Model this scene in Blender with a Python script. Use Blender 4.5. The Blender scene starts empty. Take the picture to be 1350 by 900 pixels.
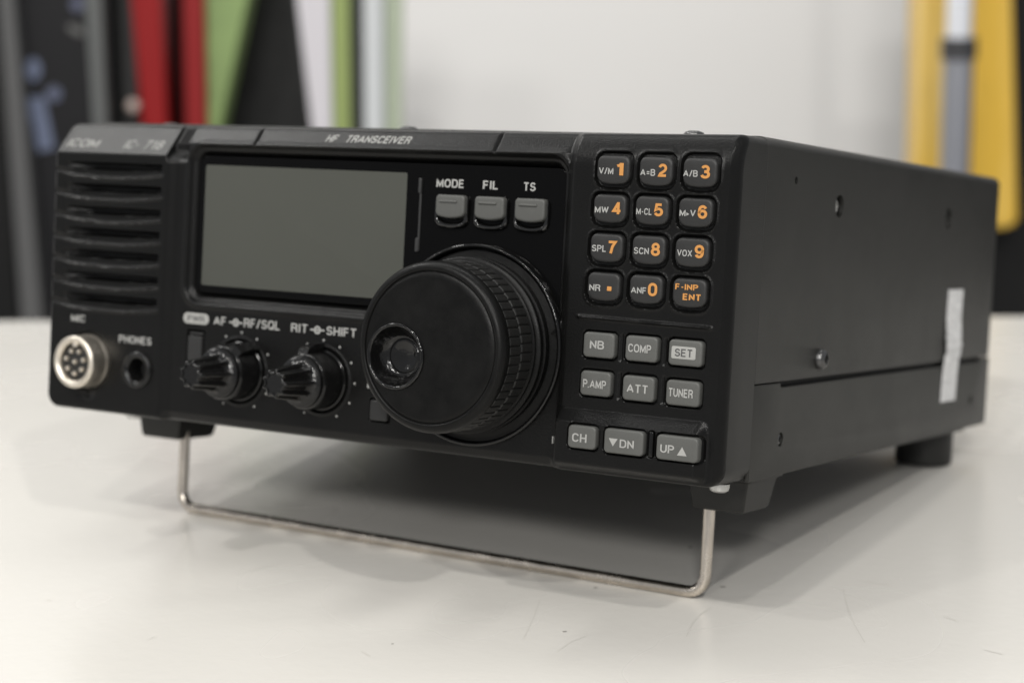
import bpy, bmesh, math, random
import numpy as np
from mathutils import Vector, Matrix

random.seed(7)
scene = bpy.context.scene
COL = scene.collection
MM = 0.001
PI = math.pi

# ------------------------------------------------------------------ camera
# Radio frame, millimetres: x along the front panel, y into the set, z up.
TILT = math.radians(9.0)                     # the front of the set stands on its wire bail
BAIL_Y, BAIL_Z = 43.0, -35.2                 # where the bail touches the table
ROLL = math.radians(-0.65)                    # it sits a touch lower at the keypad end
ROT = Matrix.Rotation(ROLL, 3, 'Y') @ Matrix.Rotation(-TILT, 3, 'X')
CENTRE = Vector((120.0, 0.0, 0.0))


def world(p):
    """radio frame (mm) -> world (m); the table top is z = 0"""
    q = ROT @ (Vector(p) - Vector((120.0, BAIL_Y, BAIL_Z)))
    return q * MM


FPX = 2541.175
CAM_MM = (442.942562, -469.159493, 71.111837)
CAM_M = ((0.8649614, 0.4990971, 0.0523813), (0.0768305, -0.0285522, -0.9966353), (-0.4959222, 0.8660755, -0.0630424))
cam_data = bpy.data.cameras.new('Camera')
cam = bpy.data.objects.new('Camera', cam_data)
COL.objects.link(cam)
right = ROT @ Vector(CAM_M[0])
down = ROT @ Vector(CAM_M[1])
fwd = ROT @ Vector(CAM_M[2])
cm = Matrix((right, -down, -fwd)).transposed().to_4x4()
cm.translation = world(CAM_MM)
cam.matrix_world = cm
cam_data.sensor_width = 36.0
cam_data.lens = FPX / 1350.0 * 36.0
cam_data.clip_start = 0.02
cam_data.clip_end = 50.0
cam_data.dof.use_dof = True
cam_data.dof.focus_distance = 0.518
cam_data.dof.aperture_fstop = 9.4
cam_data.dof.aperture_blades = 0
scene.camera = cam
CAM = Vector(cm.translation)
FH = Vector((fwd.x, fwd.y, 0)).normalized()          # level axes of the room, seen from the camera
RH = Vector((FH.y, -FH.x, 0))

# ------------------------------------------------------------------ light and exposure
w = bpy.data.worlds.new('World')
scene.world = w
w.use_nodes = True
bg = w.node_tree.nodes['Background']
bg.inputs[0].default_value = (0.97, 0.98, 1.0, 1)
# the room is brighter ahead and overhead than behind the photographer
wt = w.node_tree.nodes.new('ShaderNodeTexCoord')
wd = w.node_tree.nodes.new('ShaderNodeVectorMath')
wd.operation = 'DOT_PRODUCT'
wd.inputs[1].default_value = (FH.x * 0.85, FH.y * 0.85, 0.5)
wr_ = w.node_tree.nodes.new('ShaderNodeMapRange')
wr_.interpolation_type = 'SMOOTHSTEP'
wr_.inputs['From Min'].default_value = -0.75
wr_.inputs['From Max'].default_value = 0.65
wr_.inputs['To Min'].default_value = 0.44
wr_.inputs['To Max'].default_value = 0.50
w.node_tree.links.new(wt.outputs['Generated'], wd.inputs[0])
w.node_tree.links.new(wd.outputs['Value'], wr_.inputs['Value'])
w.node_tree.links.new(wr_.outputs['Result'], bg.inputs[1])
scene.view_settings.view_transform = 'Standard'
scene.view_settings.look = 'None'
scene.view_settings.exposure = 0.03
scene.view_settings.gamma = 1.0


def ceiling_or_fill_lamp(loc, size, watts, rot=0.0, col=(1.0, 0.985, 0.95)):
    ld = bpy.data.lights.new('ceiling_or_fill_lamp', 'AREA')
    ld.shape = 'RECTANGLE'
    ld.size, ld.size_y = size
    ld.energy = watts
    ld.color = col
    o = bpy.data.objects.new('ceiling_or_fill_lamp', ld)
    COL.objects.link(o)
    o.location = loc
    o.rotation_euler = (0, 0, rot)
    return o


ceiling_or_fill_lamp((-1.30, -0.10, 1.50), (0.16, 0.9), 14, 0.0)
# a row of small downlights above and behind the photographer
for lx, ly, p in ((-0.50, -1.20, 6.0), (0.04, -1.30, 13.0), (0.42, -1.25, 9.0), (1.00, -0.80, 12.0)):
    ceiling_or_fill_lamp((lx, ly, 1.55), (0.06, 0.05), p, 0.2, (1.0, 0.975, 0.93))
# added fill lamps, far off and low, for the wall and under the radio
for lx, ly, p in ((0.7, -3.6, 22), (1.7, -3.2, 50), (-3.2, -2.2, 10)):
    o = ceiling_or_fill_lamp((lx, ly, 1.95), (0.5, 0.3), p, 0.0, (1.0, 0.98, 0.95))
    o.rotation_euler = Vector((lx, ly, 1.95)).to_track_quat('Z', 'Y').to_euler()
tl = CAM + FH * 1.10 - RH * 0.10
ceiling_or_fill_lamp((tl.x, tl.y, 1.75), (1.5, 0.16), 8, math.atan2(RH.y, RH.x))  # added lamp that brightens the wall and boards behind

# ------------------------------------------------------------------ materials


def mat(name, col, rough=0.5, metal=0.0, spec=0.5, bump=0.0, bscale=900.0, coat=0.0, var=0.0, vscale=60.0, rvar=0.0):
    m = bpy.data.materials.new(name)
    m.use_nodes = True
    nt = m.node_tree
    b = nt.nodes['Principled BSDF']
    b.inputs['Base Color'].default_value = (*col, 1)
    b.inputs['Roughness'].default_value = rough
    b.inputs['Metallic'].default_value = metal
    b.inputs['Specular IOR Level'].default_value = spec
    if coat:
        b.inputs['Coat Weight'].default_value = coat
        b.inputs['Coat Roughness'].default_value = 0.06
    tc = nt.nodes.new('ShaderNodeTexCoord')
    if bump:
        n = nt.nodes.new('ShaderNodeTexNoise')
        n.inputs['Scale'].default_value = bscale
        n.inputs['Detail'].default_value = 3
        nt.links.new(tc.outputs['Object'], n.inputs['Vector'])
        bp = nt.nodes.new('ShaderNodeBump')
        bp.inputs['Strength'].default_value = bump
        bp.inputs['Distance'].default_value = 0.0004
        nt.links.new(n.outputs['Fac'], bp.inputs['Height'])
        nt.links.new(bp.outputs['Normal'], b.inputs['Normal'])
    if var or rvar:
        n = nt.nodes.new('ShaderNodeTexNoise')
        n.inputs['Scale'].default_value = vscale
        n.inputs['Detail'].default_value = 6
        n.inputs['Roughness'].default_value = 0.65
        nt.links.new(tc.outputs['Object'], n.inputs['Vector'])
        if var:
            r = nt.nodes.new('ShaderNodeMapRange')
            r.inputs['From Min'].default_value = 0.3
            r.inputs['From Max'].default_value = 0.7
            r.inputs['To Min'].default_value = 1 - var
            r.inputs['To Max'].default_value = 1 + var
            nt.links.new(n.outputs['Fac'], r.inputs['Value'])
            mx = nt.nodes.new('ShaderNodeMix')
            mx.data_type = 'RGBA'
            mx.blend_type = 'MULTIPLY'
            mx.inputs[0].default_value = 1
            mx.inputs[6].default_value = (*col, 1)
            nt.links.new(r.outputs['Result'], mx.inputs[7])
            nt.links.new(mx.outputs[2], b.inputs['Base Color'])
        if rvar:
            r = nt.nodes.new('ShaderNodeMapRange')
            r.inputs['From Min'].default_value = 0.3
            r.inputs['From Max'].default_value = 0.7
            r.inputs['To Min'].default_value = max(0.02, rough - rvar)
            r.inputs['To Max'].default_value = rough + rvar
            nt.links.new(n.outputs['Fac'], r.inputs['Value'])
            nt.links.new(r.outputs['Result'], b.inputs['Roughness'])
    return m


M_BEZEL = mat('moulded_black_plastic', (0.0040, 0.0040, 0.0039), 0.29, spec=0.18, bump=0.24, bscale=1800, var=0.12, vscale=90)
M_CASE = mat('painted_black_steel', (0.0115, 0.0114, 0.0098), 0.44, spec=0.36, bump=0.42, bscale=3000, var=0.06, vscale=40, rvar=0.04)
M_BAND = mat('moulded_side_band', (0.0105, 0.0105, 0.0095), 0.46, spec=0.34, bump=0.35, bscale=3000)
M_INNER = mat('dark_inside', (0.006, 0.006, 0.006), 0.7)
M_GLOSS = mat('gloss_black_window', (0.002, 0.002, 0.0021), 0.15, spec=0.09)
M_LIP = mat('gloss_black_plastic', (0.003, 0.003, 0.003), 0.12, spec=0.35, bump=0.12, bscale=1100)
M_CUP = mat('pebbled_gloss_plastic', (0.003, 0.003, 0.003), 0.07, spec=0.6, bump=0.30, bscale=700)
M_CUP2 = mat('pebbled_gloss_cup', (0.003, 0.003, 0.003), 0.12, spec=0.4, bump=0.45, bscale=520)
M_LCD = mat('grey_lcd', (0.054, 0.056, 0.0485), 0.26, spec=0.25, var=0.03, vscale=12)
M_KEYD = mat('charcoal_key_rubber', (0.018, 0.018, 0.018), 0.46, spec=0.3, bump=0.12, bscale=2500, var=0.08)
M_KEYG = mat('grey_key_plastic', (0.073, 0.074, 0.070), 0.45, spec=0.3, bump=0.12, bscale=2500, var=0.06)
M_KNOB = mat('knob_black', (0.003, 0.003, 0.0029), 0.38, spec=0.15, bump=0.10, bscale=1200, var=0.25, vscale=160, rvar=0.08)
M_RUBBER = mat('knob_rubber', (0.010, 0.010, 0.0096), 0.46, spec=0.34, bump=0.2, bscale=1800)
M_SMALL = mat('small_knob_black', (0.005, 0.005, 0.005), 0.18, spec=0.35, bump=0.14, bscale=1500)
M_WHITE = mat('printed_grey_white', (0.28, 0.28, 0.27), 0.6, spec=0.2)
M_PALE = mat('printed_pale', (0.27, 0.27, 0.258), 0.55, spec=0.2)
M_DARKINK = mat('printed_dark', (0.05, 0.05, 0.05), 0.6)
M_ORANGE = mat('printed_orange', (0.43, 0.20, 0.058), 0.55, spec=0.2)
M_NICKEL = mat('nickel', (0.66, 0.61, 0.53), 0.40, metal=1.0, bump=0.05, bscale=900, var=0.08, vscale=200)
M_WIRE = mat('steel_wire', (0.57, 0.52, 0.46), 0.24, metal=1.0, var=0.16, vscale=140, rvar=0.08)
M_SCREW = mat('dark_screw_metal', (0.10, 0.10, 0.10), 0.30, metal=0.9)
M_BRIGHT = mat('bright_screw', (0.50, 0.50, 0.49), 0.45, metal=1.0)
M_FOOT = mat('black_foot_rubber', (0.0125, 0.0125, 0.0115), 0.50, spec=0.36, bump=0.2, bscale=1500)
M_PAPER = mat('white_paper', (0.62, 0.62, 0.62), 0.6, bump=0.5, bscale=350, var=0.34, vscale=520)

# ------------------------------------------------------------------ mesh helpers


def link(name, me, m, parent=None, sharp=35.0, smooth=True):
    me.materials.append(m)
    if smooth:
        me.polygons.foreach_set('use_smooth', [True] * len(me.polygons))
        me.set_sharp_from_angle(angle=math.radians(sharp))
    o = bpy.data.objects.new(name, me)
    COL.objects.link(o)
    if parent is not None:
        o.parent = parent
    return o


def build(name, verts, faces, m, parent=None, sharp=35.0, scale=MM, fix=True):
    me = bpy.data.meshes.new(name)
    me.from_pydata([tuple(c * scale for c in v) for v in verts], [], faces)
    if fix:
        bm = bmesh.new()
        bm.from_mesh(me)
        bmesh.ops.recalc_face_normals(bm, faces=bm.faces)
        bm.to_mesh(me)
        bm.free()
    return link(name, me, m, parent, sharp)


def rr_loop(cx, cz, hw, hh, r, seg=6, bulge=0.0):
    """rounded rectangle, counter-clockwise seen from the front (-y)"""
    r = max(0.02, min(r, hw - 0.01, hh - 0.01))
    pts = []
    for k, (sx, sz) in enumerate(((1, 1), (-1, 1), (-1, -1), (1, -1))):
        for i in range(seg + 1):
            a = k * PI / 2 + i / seg * PI / 2
            x = sx * (hw - r) + r * math.cos(a)
            z = sz * (hh - r) + r * math.sin(a)
            pts.append((x, z))
    if bulge:
        dense = []
        for i, p in enumerate(pts):
            q = pts[(i + 1) % len(pts)]
            dense.append(p)
            if math.hypot(q[0] - p[0], q[1] - p[1]) > 1.0:
                for t in range(1, 8):
                    dense.append((p[0] + (q[0] - p[0]) * t / 8, p[1] + (q[1] - p[1]) * t / 8))
        pts = dense
        out = []
        for x, z in pts:
            tz = max(0.0, -z / hh)
            out.append((x, z - bulge * tz * (1 - (x / hw) ** 2)))
        pts = out
    return [(cx + x, cz + z) for x, z in pts]


def pad(cx, cz, w_, h_, r, y_base, y_top, ed=0.6, bulge=0.0, seg=6, dome=0.0):
    """a key-like solid: rounded-rectangle outline, rounded front edge; returns verts, faces"""
    loops = [(y_base, 0.0), (y_top + ed, 0.0)]
    for i in range(1, 5):
        a = i / 4 * PI / 2
        loops.append((y_top + ed * (1 - math.sin(a)), ed * (1 - math.cos(a))))
    V, F = [], []
    n = None
    for y, ins in loops:
        lp = rr_loop(cx, cz, w_ / 2 - ins, h_ / 2 - ins, max(0.05, r - ins * 0.8), seg, bulge)
        n = len(lp)
        V += [(x, y, z) for x, z in lp]
    for l in range(len(loops) - 1):
        for i in range(n):
            j = (i + 1) % n
            F.append((l * n + i, l * n + j, (l + 1) * n + j, (l + 1) * n + i))
    last = (len(loops) - 1) * n
    if dome:
        cxx = sum(v[0] for v in V[last:]) / n
        czz = sum(v[2] for v in V[last:]) / n
        prev = last
        for s, k in ((0.66, 0.55), (0.33, 0.88)):
            base = len(V)
            for i in range(n):
                x, y, z = V[last + i]
                V.append((cxx + (x - cxx) * s, y_top - dome * k, czz + (z - czz) * s))
            for i in range(n):
                j = (i + 1) % n
                F.append((prev + i, prev + j, base + j, base + i))
            prev = base
        V.append((cxx, y_top - dome, czz))
        for i in range(n):
            F.append((prev + i, prev + (i + 1) % n, len(V) - 1))
    else:
        F.append(tuple(last + i for i in range(n)))
    F.append(tuple(reversed(range(n))))
    return V, F


def lathe(cx, cz, prof, seg=64, cap_start=False, cap_end=False, rfun=None):
    """revolve (radius, y) about the y axis through (cx, cz)"""
    V, F = [], []
    for r, y in prof:
        for i in range(seg):
            a = 2 * PI * i / seg
            rr = r if rfun is None else rfun(r, y, a)
            V.append((cx + rr * math.cos(a), y, cz + rr * math.sin(a)))
    for l in range(len(prof) - 1):
        for i in range(seg):
            j = (i + 1) % seg
            F.append((l * seg + i, l * seg + j, (l + 1) * seg + j, (l + 1) * seg + i))
    if cap_start:
        F.append(tuple(range(seg)))
    if cap_end:
        b = (len(prof) - 1) * seg
        F.append(tuple(b + i for i in range(seg)))
    return V, F


def merge(*parts):
    V, F = [], []
    for v, f in parts:
        b = len(V)
        V += v
        F += [tuple(i + b for i in q) for q in f]
    return V, F


def box(x0, x1, y0, y1, z0, z1):
    V = [(x, y, z) for x in (x0, x1) for y in (y0, y1) for z in (z0, z1)]
    F = [(0, 1, 3, 2), (4, 6, 7, 5), (0, 4, 5, 1), (2, 3, 7, 6), (0, 2, 6, 4), (1, 5, 7, 3)]
    return V, F


def tube(path, r, seg=16):
    P = [Vector(p) for p in path]
    V, F = [], []
    up = Vector((0, 1, 0))
    for i, p in enumerate(P):
        t = (P[min(i + 1, len(P) - 1)] - P[max(i - 1, 0)]).normalized()
        a = up.cross(t).normalized()
        b = t.cross(a)
        for k in range(seg):
            an = 2 * PI * k / seg
            V.append(tuple(p + a * math.cos(an) * r + b * math.sin(an) * r))
    for i in range(len(P) - 1):
        for k in range(seg):
            j = (k + 1) % seg
            F.append((i * seg + k, i * seg + j, (i + 1) * seg + j, (i + 1) * seg + k))
    F.append(tuple(range(seg)))
    F.append(tuple((len(P) - 1) * seg + k for k in range(seg)))
    return V, F


def arc(cx, cy, rx, ry, a0, a1, n=10):
    return [(cx + rx * math.cos(math.radians(a0 + (a1 - a0) * i / n)), cy + ry * math.sin(math.radians(a0 + (a1 - a0) * i / n))) for i in range(n + 1)]


# a plain grotesque: every letter is a set of strokes inside a box 'width' wide and 1 high (stroke centres run from 0 to 1)
GL = {
    'A': (0.78, [[(0, 0), (0.39, 1), (0.78, 0)], [(0.14, 0.31), (0.64, 0.31)]]),
    'B': (0.66, [[(0, 0), (0, 1), (0.38, 1)] + arc(0.38, 0.765, 0.25, 0.235, 90, -90) + [(0, 0.53)], [(0.38, 0.53)] + arc(0.40, 0.265, 0.27, 0.265, 90, -90) + [(0, 0)]]),
    'C': (0.70, [arc(0.36, 0.68, 0.34, 0.32, 15, 180) + arc(0.36, 0.32, 0.34, 0.32, 180, 345)]),
    'D': (0.68, [[(0, 0), (0, 1), (0.34, 1)] + arc(0.34, 0.66, 0.34, 0.34, 90, 0, 7) + arc(0.34, 0.34, 0.34, 0.34, 0, -90, 7) + [(-0.07, 0)]]),
    'E': (0.58, [[(0.58, 1), (0, 1), (0, 0), (0.6, 0)], [(0, 0.52), (0.53, 0.52)]]),
    'F': (0.56, [[(0.56, 1), (0, 1), (0, -0.08)], [(0, 0.50), (0.50, 0.50)]]),
    'H': (0.66, [[(0, -0.08), (0, 1.08)], [(0.66, -0.08), (0.66, 1.08)], [(0, 0.51), (0.66, 0.51)]]),
    'I': (0.02, [[(0.01, -0.08), (0.01, 1.08)]]),
    'L': (0.54, [[(0, 1.08), (0, 0), (0.56, 0)]]),
    'M': (0.82, [[(0, -0.08), (0, 1), (0.41, 0.12), (0.82, 1), (0.82, -0.08)]]),
    'N': (0.66, [[(0, -0.08), (0, 0.96), (0.66, 0.04), (0.66, 1.08)]]),
    'O': (0.74, [arc(0.37, 0.64, 0.37, 0.36, 0, 180) + arc(0.37, 0.36, 0.37, 0.36, 180, 360) + [(0.74, 0.64)]]),
    'P': (0.62, [[(0, -0.08), (0, 1), (0.35, 1)] + arc(0.35, 0.735, 0.27, 0.265, 90, -90) + [(0, 0.47)]]),
    'Q': (0.74, [arc(0.37, 0.64, 0.37, 0.36, 0, 180) + arc(0.37, 0.36, 0.37, 0.36, 180, 360) + [(0.74, 0.64)], [(0.42, 0.26), (0.76, -0.06)]]),
    'R': (0.66, [[(0, -0.08), (0, 1), (0.38, 1)] + arc(0.38, 0.75, 0.26, 0.25, 90, -90) + [(0, 0.50)], [(0.36, 0.50), (0.58, 0.38), (0.62, 0.2), (0.65, -0.08)]]),
    'S': (0.64, [arc(0.32, 0.75, 0.29, 0.25, 15, 245, 10) + [(0.42, 0.50)] + arc(0.32, 0.26, 0.32, 0.26, 50, -170, 11)]),
    'T': (0.64, [[(-0.03, 1), (0.67, 1)], [(0.32, 1), (0.32, -0.08)]]),
    'U': (0.66, [[(0, 1.08), (0, 0.33)] + arc(0.33, 0.33, 0.33, 0.33, 180, 360, 12) + [(0.66, 1.08)]]),
    'V': (0.74, [[(0, 1.06), (0.37, 0.0), (0.74, 1.06)]]),
    'W': (1.08, [[(0, 1.06), (0.27, 0.02), (0.54, 0.96), (0.81, 0.02), (1.08, 1.06)]]),
    'X': (0.72, [[(0, 1.06), (0.72, -0.06)], [(0.72, 1.06), (0, -0.06)]]),
    '/': (0.40, [[(0, -0.1), (0.40, 1.1)]]),
    '-': (0.30, [[(0, 0.42), (0.32, 0.42)]]),
    '=': (0.50, [[(0, 0.28), (0.5, 0.28)], [(0, 0.62), (0.5, 0.62)]]),
    '.': (0.02, [[(0.01, -0.08), (0.01, 0.09)]]),
    ' ': (0.30, []),
    '0': (0.62, [arc(0.31, 0.68, 0.31, 0.32, 0, 180) + arc(0.31, 0.32, 0.31, 0.32, 180, 360) + [(0.62, 0.68)]]),
    '1': (0.40, [[(0.02, 0.80), (0.22, 0.86), (0.30, 1.02)], [(0.30, 1.08), (0.30, -0.08)]]),
    '2': (0.62, [arc(0.31, 0.70, 0.30, 0.30, 165, -20, 10) + [(0.50, 0.46), (0.10, 0.16), (0.03, 0.0), (0.66, 0)]]),
    '3': (0.62, [arc(0.30, 0.755, 0.27, 0.245, 160, -80, 10) + [(0.22, 0.52)], [(0.22, 0.52)] + arc(0.31, 0.265, 0.31, 0.265, 85, -165, 10)]),
    '4': (0.66, [[(0.68, 0.24), (0.02, 0.24), (0.44, 1.0)], [(0.46, 1.08), (0.46, -0.08)]]),
    '5': (0.62, [[(0.58, 1), (0.12, 1), (0.05, 0.50)] + arc(0.31, 0.30, 0.31, 0.30, 125, -160, 12)]),
    '6': (0.62, [arc(0.32, 0.70, 0.28, 0.30, 20, 170, 8) + [(0.02, 0.5)] + arc(0.32, 0.30, 0.30, 0.30, 180, 535, 18)]),
    '7': (0.58, [[(-0.03, 1), (0.58, 1), (0.34, 0.58), (0.20, -0.08)]]),
    '8': (0.62, [arc(0.31, 0.755, 0.26, 0.245, -90, 270, 18), arc(0.31, 0.265, 0.31, 0.265, 90, 450, 18)]),
    '9': (0.62, [arc(0.30, 0.30, 0.28, 0.30, 200, 350, 8) + [(0.60, 0.5)] + arc(0.30, 0.70, 0.30, 0.30, 0, 355, 18)]),
}


def ribbon(P, hw):
    """a polyline thickened to half width hw with mitred joints: vertices, faces"""
    D = [P[0]]
    for a, b in zip(P, P[1:]):
        k = max(1, int(math.hypot(b[0] - a[0], b[1] - a[1]) / 0.22))
        D += [(a[0] + (b[0] - a[0]) * i / k, a[1] + (b[1] - a[1]) * i / k) for i in range(1, k + 1)]
    P = [Vector(p) for p in D]
    Q = [P[0]]
    for p in P[1:]:
        if (p - Q[-1]).length > 0.02:
            Q.append(p)
    P = Q
    closed = len(P) > 4 and (P[0] - P[-1]).length < 0.05
    if closed:
        P = P[:-1]
    n = len(P)
    V, F = [], []
    for i in range(n):
        a = P[i - 1] if (i > 0 or closed) else None
        b = P[(i + 1) % n] if (i < n - 1 or closed) else None
        d0 = (P[i] - a).normalized() if a is not None else None
        d1 = (b - P[i]).normalized() if b is not None else None
        if d0 is None:
            d0 = d1
        if d1 is None:
            d1 = d0
        n0, n1 = Vector((-d0.y, d0.x)), Vector((-d1.y, d1.x))
        m = n0 + n1
        if m.length < 1e-4:
            m = n0.copy()
        m.normalize()
        k = hw / max(0.42, m.dot(n0))
        V += [tuple(P[i] + m * k), tuple(P[i] - m * k)]
    for i in range(n if closed else n - 1):
        j = (i + 1) % n
        F.append((2 * i + 1, 2 * j + 1, 2 * j, 2 * i))
    return V, F


def glyphs(text, weight=0.17, gap=0.20):
    V, F, L = [], [], []
    x = 0.0
    for ci, ch in enumerate(text):
        wd, strokes = GL[ch]
        for si, st in enumerate(strokes):
            v, f = ribbon(st, weight / 2)
            b = len(V)
            V += [(x + p[0], min(1 + weight / 2, max(-weight / 2, p[1]))) for p in v]
            L += [si] * len(v)
            F += [tuple(i + b for i in q) for q in f]
        x += wd + weight + gap
    P = np.array(V)
    lo, hi = P.min(0), P.max(0)
    hi[1] = max(hi[1], 1 + weight / 2) if text not in ('.', '-') else hi[1]
    return (P - (lo + hi) / 2) / (hi - lo), F, L


def letters(name, text, cx, cz, w_, h_, y, m, parent, weight=0.17, shear=0.0, yfun=None, gap=0.12):
    P, F, L = glyphs(text, weight, gap)
    V = []
    raise_ = 0.05 if yfun is None else 0.07
    for (a, b), l in zip(P, L):
        x, z = cx + a * w_ + shear * b * h_, cz + b * h_
        yy = y if yfun is None else yfun(x, z)
        V.append((x, yy - raise_ - 0.006 * l, z if yfun is None else float(warp(x, z))))
    return build(name, V, F, m, parent, fix=False)


# ------------------------------------------------------------------ the radio
radio = bpy.data.objects.new('radio_transceiver', None)
COL.objects.link(radio)
radio.rotation_euler = (-TILT, ROLL, 0)
radio.location = world((0, 0, 0))
radio['label'] = 'black desktop radio transceiver with large tuning dial and keypad, propped on a wire stand'
radio['category'] = 'radio transceiver'

YC = 1.5        # depth of the centre of the front panel behind the keypad section
YG = 3.6        # depth of the display window


def sst(a, b, t):
    t = np.clip((t - a) / (b - a), 0, 1)
    return t * t * (3 - 2 * t)


def rrd(x, z, cx, cz, hw, hh, r):
    """signed distance to a rounded rectangle (negative inside)"""
    qx = np.abs(x - cx) - (hw - r)
    qz = np.abs(z - cz) - (hh - r)
    return np.hypot(np.maximum(qx, 0), np.maximum(qz, 0)) + np.minimum(np.maximum(qx, qz), 0) - r


DIGIT_KEYS = [
    (203.45, 86.0, [('V/M', 201.5, 85.6, 4.42, 1.80), ('1', 205.7, 86.25, 2.1, 3.5)]),
    (216.30, 86.0, [('A=B', 214.1, 85.6, 4.45, 1.80), ('2', 218.4, 86.3, 2.75, 3.5)]),
    (229.25, 86.1, [('A/B', 226.7, 85.75, 4.22, 1.75), ('3', 231.0, 86.3, 2.75, 3.6)]),
    (203.0, 75.5, [('MW', 200.8, 75.05, 4.19, 1.80), ('4', 205.15, 75.7, 2.75, 3.4)]),
    (215.75, 75.5, [('M-CL', 213.6, 75.1, 4.6, 1.80), ('5', 217.95, 75.7, 2.7, 3.5)]),
    (228.6, 75.5, [('M>V', 226.5, 75.25, 4.7, 1.75), ('6', 230.85, 75.7, 2.75, 3.6)]),
    (202.7, 64.8, [('SPL', 200.6, 64.5, 4.3, 1.80), ('7', 204.85, 65.0, 2.7, 3.5)]),
    (215.45, 64.9, [('SCN', 213.5, 64.5, 4.5, 1.80), ('8', 217.7, 65.1, 2.7, 3.55)]),
    (228.25, 64.9, [('VOX', 226.3, 64.6, 4.4, 1.75), ('9', 230.55, 65.2, 2.75, 3.55)]),
    (202.45, 54.2, [('NR', 200.0, 53.75, 3.4, 1.80), ('.', 204.4, 53.7, 1.35, 1.2)]),
    (215.3, 54.25, [('ANF', 213.3, 53.85, 4.5, 1.75), ('0', 217.5, 54.3, 2.75, 3.6)]),
    (228.2, 54.1, [('F-INP', 227.5, 55.6, 6.7, 1.6), ('ENT', 229.1, 53.0, 5.2, 1.75)]),
]
GREY_KEYS = [
    (202.2, 38.1, 9.6, 6.9, 'NB', 201.8, 38.2, 4.4, 2.3),
    (215.15, 38.1, 9.7, 6.9, 'COMP', 214.8, 38.2, 6.9, 2.25),
    (228.2, 38.0, 9.9, 6.9, 'SET', 227.8, 38.05, 5.1, 2.1),
    (201.8, 27.5, 9.4, 6.8, 'P.AMP', 201.7, 27.4, 7.1, 2.3),
    (214.9, 27.3, 9.6, 6.8, 'ATT', 214.7, 27.3, 6.3, 2.3),
    (228.1, 27.2, 9.9, 6.8, 'TUNER', 227.7, 27.3, 7.1, 2.3),
]
YS = -3.0       # front of the raised strip that carries CH / DN / UP
CHAN_KEYS = [
    (200.0, 12.8, 8.6, 6.3, 'CH', 199.45, 12.6, 4.5, 2.4),
    (212.8, 12.75, 11.9, 6.7, 'DN', 213.95, 12.35, 4.3, 2.25),
    (228.7, 12.65, 12.2, 6.7, 'UP', 226.0, 12.35, 4.1, 2.2),
]
SLOT_Z = [80.7 - 7.06 * i for i in range(7)]
KNOB = (160.9, 34.9)
SMALL = [(77.6, 20.3), (108.4, 20.3)]
MIC = (17.0, 18.5)
JACK = (38.0, 17.4)


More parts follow.
